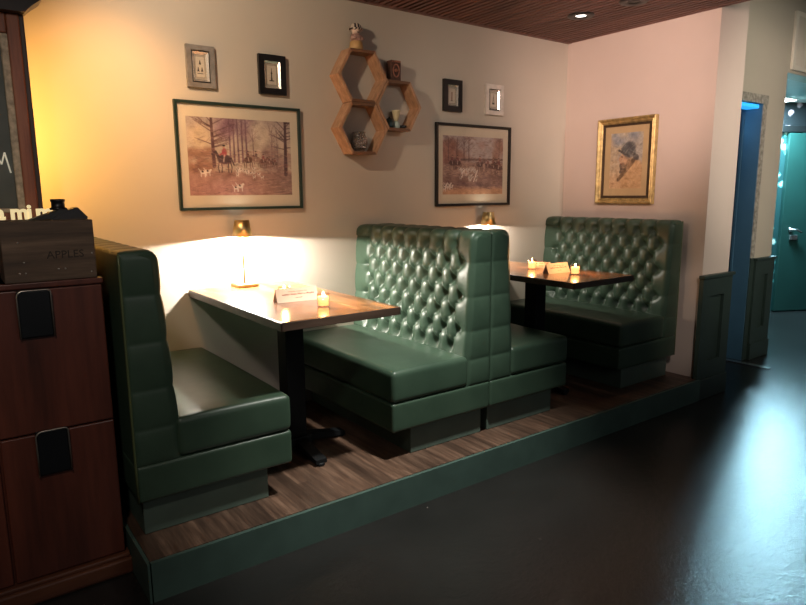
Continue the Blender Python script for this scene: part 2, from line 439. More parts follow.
# ------------------------------------------------------------------ tufted booth benches
PY, PZ = .1146, .085
Z1, YE = .985, -.970          # top row of buttons; column of the second-row end buttons
ZR = [Z1-PZ*i for i in range(7)]; YFAR = -.11
def puff(y, z):
    """0 on the folds, 1 on the middle of each pillow; arrays"""
    p = .56
    u = (y-YFAR)/PY; v = (z-Z1)/(2*PZ)
    dia = (np.abs(np.sin(np.pi*(u+v)))*np.abs(np.sin(np.pi*(u-v))))**(p/2)
    ver = np.abs(np.sin(np.pi*u))**p
    verb = np.abs(np.sin(np.pi*u))**p
    near = np.abs(np.sin(np.pi*((z-(Z1-PZ))/(2*PZ))))**p
    far = np.abs(np.sin(np.pi*v))**p
    h = np.where(z > Z1, ver, np.where(z < ZR[6], verb, dia))
    nz = np.where((z > Z1) | (z < ZR[6]), 1.0, near)
    h = np.where(y < YE, nz, h)
    h = np.where(y > YFAR, np.where((z > Z1) | (z < ZR[6]), 1.0, far), h)
    return h
BUT = [(YFAR-PY*(i+(.5 if r % 2 else 0)), ZR[r]) for r in range(7) for i in range(8)]
def pits(y, z):
    o = np.zeros_like(y)
    for by, bz in BUT: o += np.exp(-((y-by)**2+(z-bz)**2)/(2*.019**2))
    return o
SEAMS = [.283, .415, .56, .73, .90, 1.09]
def seg_h(z):
    h = np.zeros_like(z)
    for a, b in zip(SEAMS[:-1], SEAMS[1:]):
        m = (z >= a) & (z < b); h = np.where(m, np.abs(np.sin(np.pi*np.clip((z-a)/(b-a), 0, 1)))**.5, h)
    return h
def bench(name, xo, xf, s, base_in, label, pipe):
    """xo outer (back) face, xf front of seat, s = facing direction (+1 right, -1 left)"""
    cx = (xo+xf)/2
    t = thing('booth_bench', label, 'bench', (cx, -.53, 0), 'green leather booth benches')
    lo = lambda a, b: (min(a, b), max(a, b))
    # recessed base
    a, b = lo(xo+s*.02, xf-s*base_in)
    obj('base', MB().bbox(a, b, -1.008, -.003, .0005, .146, .003), M['basepaint'], t)
    a, b = lo(xo, xf)
    obj('apron', MB().rbox(a, b, YB, -.004, .143, .2825, .013), M['leather'], t)
    a, b = lo(xo+s*.150, xf)
    obj('seat_cushion', MB().rbox(a+.001, b-.001, YB-.002, -.006, .284, .436, .022, crown=.016, side=.003, n=14), M['leather'], t)
    # backrest
    D = lambda z: .124+.036*np.clip((1.055-z)/.62, 0, 1)
    y0, y1 = YB+.006, -.003
    ys = np.concatenate([y0+np.array([0, .002, .005, .009, .014]), np.linspace(y0+.02, y1, 170)])
    zt, rr = 1.056, .046
    zs = np.linspace(.283, zt-rr, 112)
    Y, Z = np.meshgrid(ys, zs, indexing='ij')
    blend = np.clip((Y-y0-.012)/.085, 0, 1); blend = blend*blend*(3-2*blend)*np.clip((y1+.01-Y)/.10, .15, 1)
    amp = .007+.019*blend
    tw = np.clip((Z-.40)/.05, 0, 1)
    off = -amp*(1-puff(Y, Z))*tw-.019*pits(Y, Z)*blend
    e = np.clip((.020-(Y-y0))/.020, 0, 1); off = off-.020*(1-np.sqrt(np.clip(1-e*e, 0, 1)))
    X = D(Z)+.006+off
    front = np.stack([xo+s*X, Y, Z], -1)
    # rounded top edge and top face
    na, nt = 8, 10
    cols = []
    xe = X[:, -1]
    colh = np.abs(np.sin(np.pi*(ys-YFAR)/PY))**.5
    colh = np.where(ys < YE, 1, colh); crease = .012*(1-colh)
    ee = np.clip((.020-(ys-y0))/.020, 0, 1); topdrop = .020*(1-np.sqrt(np.clip(1-ee*ee, 0, 1)))
    for i in range(1, na+1):
        an = math.pi/2*i/na
        cols.append(np.stack([xo+s*(xe-rr+rr*math.cos(an)), ys, zt-rr+rr*math.sin(an)-crease*math.sin(an)-topdrop*math.sin(an)], -1))
    for i in range(1, nt+1):
        f = i/nt; xx = (xe-rr)*(1-f)
        cols.append(np.stack([xo+s*xx, ys, np.full_like(ys, zt)-crease*(1-f*f*.4)-topdrop-.006*f**4], -1))
    for zz in (zt-.02, .7, .283):
        cols.append(np.stack([np.full_like(ys, xo), ys, np.full_like(ys, zz)], -1))
    P = np.concatenate([front, np.stack(cols, 1)], 1)
    mb = MB().grid(P)
    # near end panel, one pillow per row
    prof = P[0]                                   # outline at the near end
    nf = front.shape[1]+na
    zz = np.concatenate([front[0, :, 2], [c[0, 2] for c in cols[:na]]]); xx = np.concatenate([front[0, :, 0], [c[0, 0] for c in cols[:na]]])
    W = np.linspace(0, 1, 17)
    E = np.zeros((len(zz), 17, 3))
    sh = seg_h(zz)
    for j, w in enumerate(W):
        x_ = xo+(xx-xo)*w
        edge = min(1, min(w, 1-w)/.10); edge = math.sqrt(1-(1-edge)**2)
        topf = np.clip((zt-zz)/.03, 0, 1)**.5
        E[:, j, 0] = x_; E[:, j, 1] = y0-(.001+.0075*sh)*edge*topf; E[:, j, 2] = zz
    mb.grid(E)
    bk = obj('backrest', mb, M['leather'], t)
    if s < 0:                                     # the two tufted faces the room looks at
        me = None
        for by, bz in BUT:
            xb = xo+s*(float(D(np.array(bz)))+.006-.026-.017)
            if me is None:
                bo = obj('button', MB().lathe([(0, .005), (.006, .004), (.0085, 0), (.0085, -.003)], n=12), M['leather'], None); me = bo.data
            else:
                bo = bpy.data.objects.new('button', me); COL.objects.link(bo)
            bo.parent = bk; bo.location = Vector((xb, by, bz))-base_of(t); bo.rotation_euler = (0, s*math.pi/2, 0)
    if pipe:
        obj('piping', MB().tube([(xo-s*.001, y0-.002, z) for z in (.146, .28, .5, .8, 1.0, 1.045)], .0045), M['piping'], t)
    a, b = xf-s*.004, xf-s*.004
    return t
XM = -1.7876
bench('b1', -3.522, -2.913, +1, .096, 'green leather booth bench beside the mahogany cabinet, facing right', True)
bench('b2', XM-.003, -2.404, -1, .134, 'tufted green leather bench of the middle booth facing left to the nearer table', False)
bench('b3', XM+.003, -1.180, +1, .083, 'green leather bench backing onto the middle tufted bench, facing right', False)
bench('b4', -.064, -.685, -1, .090, 'tufted green leather bench against the right wall under the gold framed portrait', True)

# ------------------------------------------------------------------ tables
def table(x0, x1, y0, label, cx, cyf):
    t = thing('booth_table', label, 'table', ((x0+x1)/2, y0/2, 0), 'wooden booth tables')
    zt, th = .75, .036
    tp = obj('tabletop', MB().bbox(x0+.006, x1-.006, y0+.006, -.004, zt-th+.002, zt, .003), M['tabletop'], t)
    ed = MB()
    ed.bbox(x0, x1, y0, y0+.008, zt-th, zt-.0015, .002); ed.bbox(x0, x0+.008, y0, -.004, zt-th, zt-.0015, .002); ed.bbox(x1-.008, x1, y0, -.004, zt-th, zt-.0015, .002)
    obj('edge_band', ed, M['tableedge'], tp)
    obj('column', MB().bbox(cx-.048, cx+.048, cyf-.048, cyf+.048, .05, zt-th-.008, .006), M['iron'], t)
    obj('mounting_plate', MB().bbox(cx-.2, cx+.2, cyf-.2, cyf+.2, zt-th-.010, zt-th+.001, .002), M['iron'], t)
    ft = MB().bbox(cx-.07, cx+.07, cyf-.07, cyf+.07, .03, .075, .01)
    for ax in (0, 1):
        for sg in (-1, 1):
            p = [(sg*.05, .03), (sg*.275, .012), (sg*.275, .032), (sg*.05, .07)]
            st = len(ft.v)
            ft.prism(p, -.028, .028, 'y')
            if ax: ft.xform(Matrix.Rotation(math.pi/2, 4, 'Z'), st)
            ft.xform(Matrix.Translation((cx, cyf, 0)), st)
            q = (cx+(sg*.262 if not ax else 0), cyf+(sg*.262 if ax else 0))
            ft.lathe([(0, .0005), (.02, .0005), (.022, .008), (.018, .016), (0, .016)], (q[0], q[1], 0), 14)
    obj('foot', ft, M['iron'], t)
    return t
table(-2.9716, -2.3985, -1.1126, 'wooden booth table between the two nearer benches, lamp at its back', -2.685, -.60)
table(-1.235, -.6877, -1.1227, 'dark wooden booth table before the bench on the right wall', -.960, -.60)

# ------------------------------------------------------------------ table lamps
L1 = (-2.692, -.085, .75)
def lamp(loc, label):
    x, y, z = loc
    t = thing('table_lamp', label, 'lamp', loc, 'brass table lamps')
    obj('base', MB().bbox(x-.058, x+.058, y-.058, y+.058, z+.0005, z+.019, .004), M['brass'], t)
    obj('stem', MB().lathe([(0, .018), (.0055, .018), (.0055, .30), (0, .30)], loc, 12), M['brass'], t)
    sh = MB().lathe([(.0535, .268), (.0385, .355), (.0365, .355), (.0515, .268), (.0535, .268)], loc, 36)
    so = obj('shade', sh, M['brass'], t)
    sp = MB()
    for k in range(3):
        a = k*2*math.pi/3; sp.tube([(x, y, z+.352), (x+.038*math.cos(a), y+.038*math.sin(a), z+.352)], .0015, 6)
    obj('spider', sp, M['brass'], so)
    obj('bulb', MB().lathe([(0, .298), (.012, .300), (.018, .314), (.014, .330), (0, .334)], loc, 16), M['lamp_on'], t)
    return t
LP = lamp(L1, 'brass table lamp on the nearer booth table, brightly lit')
L2 = (-.888, -.085, .75)
copy_tree(LP, L2, 'brass table lamp half hidden behind the middle tufted bench')

# ------------------------------------------------------------------ candles and cards
def candle(loc, label):
    x, y, z = loc
    t = thing('votive_candle', label, 'candle', loc, 'votive candles in clear glasses')
    obj('glass_holder', MB().lathe([(0, .0008), (.024, .0008), (.0265, .006), (.0285, .062), (.0265, .062), (.0245, .009), (0, .008)], loc, 28), M['votive'], t)
    w = obj('wax', MB().lathe([(0, .0085), (.0235, .0085), (.025, .048), (.018, .044), (0, .043)], loc, 24), M['wax'], t)
    obj('wick', MB().lathe([(0, .043), (.001, .043), (.001, .051), (0, .051)], loc, 6), M['black'], w)
    obj('flame', MB().lathe([(0, .049), (.004, .053), (.0045, .058), (.002, .066), (0, .071)], loc, 12), M['flame'], t)
    return t
CANDS = [(-2.707, -.60, .75), (-2.668, -.905, .75), (-.938, -.545, .75), (-.945, -.895, .75)]
CV = candle(CANDS[0], 'lit votive candle behind the folded card on the nearer table')
for c_, l_ in zip(CANDS[1:], ['lit votive candle in front of the card near the corner of the nearer table',
                              'lit votive candle at the back of the far table, next to the middle bench',
                              'lit votive candle at the front corner of the far table']):
    copy_tree(CV, c_, l_)

def card(p0, p1, label, hh=.062, dep=.055, lines=True):
    """folded tent card; p0,p1 = bottom front corners"""
    p0 = Vector((*p0, .75)); p1 = Vector((*p1, .75)); u = (p1-p0); L = u.length; u.normalize()
    n = Vector((-u.y, u.x, 0))
    mid = (p0+p1)/2+n*dep/2
    t = thing('tent_card', label, 'card', tuple(mid), 'folded white table cards')
    mb = MB(); th = .0012
    prof = [(0, .0005), (dep/2, hh), (dep, .0005), (dep-.002, .0005), (dep/2, hh-.004), (.002, .0005)]
    vs = []; 
    for q in (0, L):
        for a, b in prof: vs.append(p0+u*q+n*a+Vector((0, 0, b)))
    m = len(prof); fs = [(i, (i+1) % m, (i+1) % m+m, i+m) for i in range(m)]+[(0, 1, 4, 5), (1, 2, 3, 4), (6, 11, 10, 7), (7, 10, 9, 8)]
    mb.add(vs, fs); bo = obj('folded_card', mb, M['card'], t)
    tx = MB(); r = random.Random(3)
    def glyphs(t0, t1, zf, hgt, dens):
        q = t0
        while q < t1:
            w = r.uniform(.003, .006); zc = zf+r.uniform(-.001, .001)
            pa = []
            for (dq, dz) in ((0, -hgt), (w, -hgt), (w, hgt*r.uniform(.4, 1)), (0, hgt*r.uniform(.4, 1))):
                zz = zc+dz; f = zz/hh
                pa.append(p0+u*(q+dq)+n*(dep/2*f)-n*.0009+Vector((0, 0, zz+.0004)))
            tx.add(pa, [(0, 1, 2, 3)]); q += w+(.0022 if r.random() < dens else .007)
    if lines:
        glyphs(L*.14, L*.90, .034, .0032, .75)
        glyphs(L*.30, L*.75, .046, .0016, .8)
        glyphs(L*.45, L*.62, .018, .0016, .8)
    obj('printed_lines', tx, M['cardtext'], t, weld=False, recalc=False)
    return t
card((-2.790, -.700), (-2.585, -.712), 'folded white card with red print standing on the nearer table')
card((-1.052, -.785), (-.872, -.800), 'folded white card with print at the front of the far table')
card((-.925, -.515), (-.82, -.60), 'folded white card lying further back on the far table', .04, .05)

# ------------------------------------------------------------------ painted prints (vertex colours computed here)
def lin(a): a = np.clip(a, 0, 255)/255; return np.where(a <= .04045, a/12.92, ((a+.055)/1.055)**2.4)
class Paint:
    def __init__(s, w, h, c):
        s.w, s.h = w, h; s.a = np.zeros((h, w, 3))+np.array(c, float)
        s.V, s.U = np.meshgrid(np.linspace(0, 1, h), np.linspace(0, 1, w), indexing='ij'); s.asp = w/h
    def put(s, m, c, al=1.0): m = (m*al)[..., None]; s.a = s.a*(1-m)+np.array(c, float)*m
    def ell(s, u, v, ru, rv, c, al=1, soft=.25, rot=0):
        du, dv_ = (s.U-u)*s.asp, s.V-v; cr, sr = math.cos(rot), math.sin(rot)
        d = np.sqrt(((du*cr+dv_*sr)/(ru*s.asp))**2+((-du*sr+dv_*cr)/rv)**2)
        s.put(np.clip((1-d)/soft+.5, 0, 1), c, al)
    def line(s, u0, v0, u1, v1, w, c, al=1, w1=None):
        ax, ay, bx, by = u0*s.asp, v0, u1*s.asp, v1; px, py = s.U*s.asp-ax, s.V-ay; dx, dy = bx-ax, by-ay
        t = np.clip((px*dx+py*dy)/(dx*dx+dy*dy+1e-9), 0, 1); d = np.hypot(px-t*dx, py-t*dy)
        ww = w+(w1-w)*t if w1 is not None else w
        s.put(np.clip((ww-d)/.006+.5, 0, 1), c, al)
    def rect(s, u0, u1, v0, v1, c, al=1): s.put(((s.U >= u0) & (s.U <= u1) & (s.V >= v0) & (s.V <= v1)).astype(float), c, al)
    def noise(s, n, amp, al=None):
        for k in (n, n*2, n*4):
            g = rng.normal(0, 1, (max(2, int(k/s.asp))+2, k+2)); iy = s.V*(g.shape[0]-1.001); ix = s.U*(g.shape[1]-1.001)
            y0 = iy.astype(int); x0 = ix.astype(int); fy = iy-y0; fx = ix-x0
            q = g[y0, x0]*(1-fy)*(1-fx)+g[y0+1, x0]*fy*(1-fx)+g[y0, x0+1]*(1-fy)*fx+g[y0+1, x0+1]*fy*fx
            s.a += (q*amp*n/k)[..., None]*np.array([1, .95, .9])
    def tree(s, u, v0, v1, w, c, branches=10, spread=.14, r=random):
        s.line(u, v1, u+r.uniform(-.01, .01), v0, w, c, 1, w*.6)
        for i in range(branches):
            vv = v0+(v1-v0)*r.uniform(0, .65); sg = r.choice((-1, 1)); L = spread*r.uniform(.4, 1.1)
            eu, ev = u+sg*L, vv-r.uniform(.03, .16); s.line(u, vv, eu, ev, w*.28, c, .85, w*.08)
            for _ in range(3):
                f = r.uniform(.3, 1); s.line(u+sg*L*f, vv+(ev-vv)*f, u+sg*L*f+r.uniform(-.06, .06), vv+(ev-vv)*f-r.uniform(.02, .10), w*.1, c, .7, w*.05)
    def horse(s, u, v, k, c, coat, face=1):
        k *= .9
        s.ell(u, v, .046*k, .034*k*1.3, c, .95); s.line(u+face*.036*k, v-.01*k, u+face*.058*k, v-.07*k, .016*k, c, .95, .010*k)
        s.line(u+face*.056*k, v-.07*k, u+face*.080*k, v-.045*k, .009*k, c, .9)
        for q, z in ((-.036, -.008), (-.024, .006), (.026, -.006), (.036, .010)): s.line(u+q*k, v+.02*k, u+(q+z)*k, v+.072*k, .006*k, c, .9, .0045*k); s.line(u+(q+z)*k, v+.07*k, u+(q+z*.4)*k, v+.118*k, .0042*k, c, .9)
        s.line(u-face*.044*k, v-.012*k, u-face*.06*k, v+.05*k, .006*k, c, .9)
        s.ell(u, v-.064*k, .016*k, .036*k, coat, .9); s.line(u, v-.07*k, u+face*.03*k, v-.04*k, .006*k, coat, .9); s.ell(u+face*.004*k, v-.11*k, .0075*k, .012*k, (176, 132, 112), .9); s.ell(u+face*.002*k, v-.124*k, .0095*k, .008*k, (44, 34, 36), .95)
        s.line(u, v-.038*k, u+face*.008*k, v+.020*k, .006*k, (206, 188, 176), .8)
    def strokes(s, n, v0, v1, cols, r, al=.35, L=.03, w=.006):
        for _ in range(n):
            u, v = r.uniform(0, 1), r.uniform(v0, v1); a = r.uniform(-.5, .5)
            s.line(u, v, u+L*math.cos(a), v+L*math.sin(a), w*r.uniform(.4, 1), r.choice(cols), al)
    def dog(s, u, v, k, r=random):
        s.ell(u, v, .020*k, .018*k, (208, 192, 180)); s.ell(u+.019*k, v-.016*k, .008*k, .010*k, (214, 196, 184)); s.ell(u-.004*k, v-.006*k, .008*k, .010*k, (70, 48, 46))
        for q in (-.014, .012): s.line(u+q*k, v+.01*k, u+q*k, v+.042*k, .0042*k, (210, 196, 188))
        s.line(u-.018*k, v-.008*k, u-.03*k, v-.032*k, .003*k, (210, 196, 188))
def hunt_one():
    r = random.Random(5); p = Paint(190, 135, (188, 170, 152))
    p.put(np.clip((.45-p.V)/.4, 0, 1), (168, 152, 146), .7); p.put(np.clip((p.V-.66)/.05, 0, 1), (158, 122, 110))
    p.put(np.clip((p.V-.72)/.2, 0, 1)*np.clip((.7-p.U)/.3, 0, 1), (168, 122, 116), .7)
    p.put(np.clip((p.V-.68)/.05, 0, 1)*np.clip((p.U-.72)/.2, 0, 1), (128, 104, 98), .8)
    for i in range(22): p.ell(r.uniform(0, .22), r.uniform(.40, .66), .05, .06, (138, 96, 78), .45, .8)
    for i in range(16): p.ell(r.uniform(.30, .60), r.uniform(-.02, .22), .06, .09, (132, 98, 112), .35, .9)
    for i in range(14): p.ell(r.uniform(.72, .95), r.uniform(.38, .62), .05, .09, (138, 112, 108), .4, .9)
    p.ell(.70, .20, .12, .16, (196, 178, 158), .7, .9); p.ell(.12, .25, .10, .16, (206, 180, 146), .7, .9)
    for u in (.39, .43, .47, .51, .55): p.tree(u, -.05, .56, .012, (112, 82, 92), 6, .07, r)
    p.tree(.235, -.05, .62, .024, (92, 62, 62), 16, .20, r); p.tree(.94, -.02, .72, .026, (84, 62, 64), 18, .22, r)
    for u in (.62, .80, .86): p.tree(u, .12, .58, .006, (128, 102, 100), 7, .06, r)
    for u, v, k, c, co in ((.56, .53, 1.0, (86, 56, 48), (96, 60, 56)), (.64, .52, .95, (150, 120, 108), (80, 56, 56)), (.71, .54, .8, (92, 60, 54), (128, 58, 58)), (.77, .56, .7, (110, 78, 70), (100, 66, 64)), (.83, .57, .62, (98, 72, 66), (120, 70, 66))):
        p.horse(u, v, k, c, co, 1 if r.random() < .5 else -1)
    p.horse(.335, .53, 1.6, (70, 50, 54), (164, 58, 66), -1)
    BR = [(98, 70, 66), (150, 112, 100), (122, 84, 80), (186, 154, 138), (84, 60, 62), (168, 116, 108)]
    p.strokes(420, .40, .70, BR, r, .32, .03, .008); p.strokes(260, .68, 1, BR+[(176, 130, 120)], r, .28, .06, .005); p.strokes(200, .0, .45, [(110, 84, 92), (150, 124, 122), (196, 172, 150)], r, .22, .03, .008)
    for i in range(16): p.dog(r.uniform(.44, .70), r.uniform(.64, .76), .7, r)
    p.dog(.13, .70, 1.35, r); p.dog(.175, .69, 1.25, r); p.dog(.47, .88, 1.5, r); p.dog(.43, .90, 1.2, r)
    for i in range(26): u = r.uniform(.6, 1); v = r.uniform(.78, 1); p.line(u, v, u+.10, v-.02, .003, (196, 164, 150), .5)
    p.noise(20, 9); return p
def hunt_two():
    r = random.Random(9); p = Paint(170, 135, (176, 160, 156))
    p.put(np.clip((p.V-.42)/.05, 0, 1), (164, 134, 120)); p.put(np.clip((p.V-.62)/.1, 0, 1), (138, 108, 100)); p.put(np.clip((p.V-.86)/.06, 0, 1), (190, 146, 116))
    for i in range(46): p.ell(abs(r.gauss(.12, .16)), r.uniform(.10, .42), .06, .07, (146, 100, 86), .35, .9)
    for i in range(20): p.ell(r.uniform(.86, 1), r.uniform(.05, .35), .05, .08, (150, 112, 98), .35, .9)
    for u in (.09, .22, .34, .42): p.tree(u, .04, .42, .009, (104, 72, 68), 12, .10, r)
    p.tree(.93, .02, .40, .008, (110, 80, 74), 10, .10, r)
    p.line(.3, .40, 1, .38, .018, (92, 70, 66), .8)
    for i in range(30): u = r.uniform(0, 1); v = r.uniform(.66, .88); p.line(u, v, u+.18, v+.05, .007, (108, 80, 80), .45)
    for u, v, k, f in ((.15, .46, 1.15, 1), (.24, .46, 1.1, -1), (.60, .47, 1.25, 1), (.74, .50, 1.1, -1), (.83, .50, 1.3, 1), (.93, .52, 1.4, -1)): p.horse(u, v, k, (82, 54, 50), (120, 64, 60), f)
    BR = [(98, 70, 66), (150, 112, 100), (122, 84, 80), (186, 154, 138), (84, 60, 62)]
    p.strokes(420, .36, .66, BR, r, .34, .03, .009); p.strokes(320, .6, .9, BR, r, .32, .07, .007); p.strokes(160, .86, 1, [(200, 156, 122), (150, 108, 84)], r, .3, .05, .006); p.strokes(220, 0, .42, [(134, 92, 80), (168, 138, 128), (110, 80, 76)], r, .26, .03, .010)
    for i in range(40): p.dog(r.uniform(.26, .56), r.uniform(.54, .76), .8, r)
    for i in range(7): p.dog(r.uniform(.02, .16), r.uniform(.82, .92), 1.2, r)
    p.line(.50, .78, .56, .58, .008, (232, 214, 200)); p.noise(20, 9); return p
def portrait_art():
    r = random.Random(2); p = Paint(120, 160, (176, 158, 132))
    for i in range(40): p.ell(r.uniform(0, 1), r.uniform(0, .5), .12, .08, (150, 150, 150), .25, .9)
    for i in range(16): p.ell(r.uniform(.1, .9), r.uniform(.0, .2), .10, .06, (120, 128, 140), .3, .9)
    p.put(np.clip((p.V-.62)/.3, 0, 1), (196, 158, 118), .9)
    # shoulders and coat
    p.ell(.72, .80, .36, .34, (184, 148, 106), 1, .2); p.line(.28, .84, .72, .50, .035, (96, 74, 52), .9, .05); p.line(.34, .70, .60, .52, .03, (60, 48, 40), .7)
    # head turned down to the left, soft cap with a brim, beard and raised collar
    p.ell(.44, .47, .13, .13, (186, 146, 112), .95, .3, .4); p.line(.33, .42, .29, .49, .016, (178, 136, 104), .95); p.ell(.40, .60, .08, .07, (112, 92, 76), .8, .5); p.line(.33, .58, .37, .68, .028, (86, 70, 60), .7)
    p.ell(.37, .43, .028, .014, (70, 52, 44), .8); p.line(.33, .55, .39, .56, .010, (110, 70, 58), .8)
    p.line(.62, .40, .56, .66, .05, (150, 118, 88), .8, .03)
    p.ell(.56, .31, .22, .13, (84, 86, 86), .95, .3, .35); p.ell(.63, .25, .15, .09, (60, 62, 66), .85, .5, .35); p.line(.27, .31, .60, .43, .020, (62, 58, 56), .95)
    p.ell(.80, .44, .10, .055, (66, 60, 58), .9, .4, .5); p.line(.66, .36, .82, .44, .03, (74, 70, 68), .8)
    p.strokes(140, .2, .5, [(54, 54, 58), (110, 110, 108), (150, 140, 128)], r, .25, .06, .008); p.strokes(160, .5, 1, [(196, 164, 124), (128, 98, 70), (160, 126, 92)], r, .3, .07, .010)
    for i in range(50): u = r.uniform(.1, .95); v = r.uniform(.1, .95); p.line(u, v, u+.08, v-.06, .005, (232, 214, 186), .25)
    p.noise(16, 9); return p
def small_art(kind):
    p = Paint(48, 70, (196, 184, 166)); k = (46, 38, 34)
    for a in (.06, .12): p.line(a, a*.7, 1-a, a*.7, .012, (120, 106, 94)); p.line(a, 1-a*.7, 1-a, 1-a*.7, .012, (120, 106, 94)); p.line(a, a*.7, a, 1-a*.7, .010, (120, 106, 94)); p.line(1-a, a*.7, 1-a, 1-a*.7, .010, (120, 106, 94))
    if kind == 0:
        for u, v in ((.5, .34), (.34, .62), (.66, .62)): p.line(u, v-.10, u-.07, v+.06, .016, k); p.line(u, v-.10, u+.07, v+.06, .016, k); p.ell(u, v+.02, .06, .04, k)
        p.line(.26, .76, .74, .76, .012, k)
    elif kind == 1:
        p.line(.5, .22, .5, .70, .014, k, 1, .040); p.line(.34, .74, .66, .74, .02, k); p.ell(.5, .42, .07, .03, k)
    elif kind == 2:
        p.ell(.5, .34, .07, .05, (120, 80, 66)); p.line(.5, .38, .48, .74, .04, (130, 92, 78), 1, .05); p.line(.36, .78, .64, .78, .012, k)
    else:
        p.line(.5, .24, .42, .66, .010, k, 1, .02); p.line(.5, .24, .58, .66, .010, k, 1, .02); p.rect(.36, .64, .66, .76, k); p.line(.5, .16, .5, .26, .008, k)
    return p

def picture(name, label, cat, org, U, Nn, w, h, fw, fd, fmat, matw, matm, art, lip=None, group=None, lipm=None, frame_prof='flat', inner=None):
    """org = bottom-left corner seen from the room on the wall, U = unit vector to the right, Nn = out of the wall"""
    U = Vector(U); Nn = Vector(Nn); org = Vector(org); Zv = Vector((0, 0, 1))
    P = lambda u, v, d: org+U*u+Zv*v+Nn*d
    t = thing(name, label, cat, tuple(P(w/2, 0, 0)), group)
    def ring(mb, m0, m1, d0, d1, dback=0.0005):
        """mitred moulding from margin m0 (depth d0) to m1 (depth d1)"""
        prof = [(m0, dback), (m0, d0), (m1, d1), (m1, dback)]
        cs = lambda m: [(m, m), (w-m, m), (w-m, h-m), (m, h-m)]
        vs = []
        for m, d in prof: vs += [P(a, b, d) for a, b in cs(m)]
        fs = []
        for k_ in range(4):
            k2 = (k_+1) % 4
            for i in range(4): j = (i+1) % 4; fs.append((k_*4+i, k_*4+j, k2*4+j, k2*4+i))
        mb.add(vs, fs)
    fr = MB()
    if frame_prof == 'flat': ring(fr, 0, fw, fd, fd*.92)
    else:
        ring(fr, 0, fw*.22, fd*.9, fd); ring(fr, fw*.22, fw*.55, fd, fd*.62); ring(fr, fw*.55, fw*.72, fd*.62, fd*.7); ring(fr, fw*.72, fw, fd*.7, fd*.4)
    fo = obj('frame', fr, fmat, t)
    m = fw
    if inner:
        im, iw = inner; x_ = MB(); ring(x_, m-.0005, m+iw, fd*.55, fd*.45); obj('inner_moulding', x_, im, fo); m += iw
    if lip:
        x_ = MB(); ring(x_, m-.0005, m+lip, fd*.85, fd*.4); obj('lip', x_, lipm, fo); m += lip
    dm = fd*.30
    if matw:
        mm = MB(); mm.add([P(m-.001, m-.001, dm), P(w-m+.001, m-.001, dm), P(w-m+.001, h-m+.001, dm), P(m-.001, h-m+.001, dm)], [(0, 1, 2, 3)])
        ml = MB()
        mw = matw if isinstance(matw, tuple) else (matw, matw, matw)      # side, top, bottom
        cs0 = [(m-.001, m-.001), (w-m+.001, m-.001), (w-m+.001, h-m+.001), (m-.001, h-m+.001)]
        cs1 = [(m+mw[0], m+mw[2]), (w-m-mw[0], m+mw[2]), (w-m-mw[0], h-m-mw[1]), (m+mw[0], h-m-mw[1])]
        ml.add([P(a, b, dm) for a, b in cs0]+[P(a, b, dm) for a, b in cs1]+[P(a, b, dm-.002) for a, b in cs1], [f for i in range(4) for f in ((i, (i+1) % 4, (i+1) % 4+4, i+4), (i+4, (i+1) % 4+4, (i+1) % 4+8, i+8))])
        obj('mat_board', ml, matm, t, weld=False, recalc=False); u0, u1, v0, v1 = m+mw[0], w-m-mw[0], m+mw[2], h-m-mw[1]
    else: u0, u1, v0, v1 = m-.001, w-m+.001, m-.001, h-m+.001
    pw, ph = art.w, art.h
    me = bpy.data.meshes.new('print')
    uu = np.linspace(u0, u1, pw); vv = np.linspace(v1, v0, ph); dp = dm-.0015
    pts = [tuple(P(a, b, dp)-base_of(t)) for b in vv for a in uu]
    fs = [(j*pw+i, (j+1)*pw+i, (j+1)*pw+i+1, j*pw+i+1) for j in range(ph-1) for i in range(pw-1)]
    me.from_pydata(pts, [], fs)
    ca = me.color_attributes.new('Col', 'FLOAT_COLOR', 'POINT')
    cc = np.concatenate([lin(art.a).reshape(-1, 3), np.ones((pw*ph, 1))], 1).astype(np.float32).ravel(); ca.data.foreach_set('color', cc)
    me.materials.append(M['print']); po = bpy.data.objects.new('print', me); COL.objects.link(po); po.parent = t
    gd = fd*.42
    gm = MB().add([P(fw-.001, fw-.001, gd), P(w-fw+.001, fw-.001, gd), P(w-fw+.001, h-fw+.001, gd), P(fw-.001, h-fw+.001, gd)], [(0, 1, 2, 3)])
    obj('glass_pane', gm, M['pane'], t, recalc=False)
    return t
XU, YN = (1, 0, 0), (0, -1, 0)
W0 = -.0015
picture('framed_print', 'large green framed hunting print above the nearer table lamp', 'picture', (-2.988, W0, 1.160), XU, YN, .696, .550, .014, .022, M['fgreen'], (.044, .062, .062), M['mat_cream'], hunt_one(), group='large hunting prints')
picture('framed_print', 'large black framed hunting print, right of the hexagonal shelves', 'picture', (-1.303, W0, 1.150), XU, YN, .688, .546, .017, .022, M['fblack'], (.046, .062, .062), M['mat_cream'], hunt_two(), group='large hunting prints')
SG = 'small framed prints in a row above'
picture('small_framed_print', 'small silver grey framed print, leftmost on the back wall', 'picture', (-2.910, W0, 1.776), XU, YN, .143, .204, .024, .022, M['fsilver'], 0, None, small_art(0), .011, SG, M['silverlip'], inner=(M['fblack'], .007))
picture('small_framed_print', 'small black framed print above the large green framed hunting print', 'picture', (-2.526, W0, 1.774), XU, YN, .157, .205, .032, .022, M['fblack'], 0, None, small_art(1), .010, SG, M['silverlip'])
picture('small_framed_print', 'small black framed print between the hexagonal shelves and a white frame', 'picture', (-1.239, W0, 1.771), XU, YN, .157, .202, .034, .022, M['fblack'], 0, None, small_art(2), .010, SG, M['silverlip'])
picture('small_framed_print', 'small white framed print, rightmost on the back wall', 'picture', (-.865, W0, 1.771), XU, YN, .168, .204, .030, .022, M['fwhite'], 0, None, small_art(3), .010, SG, M['silverlip'], inner=(M['fblack'], .007))
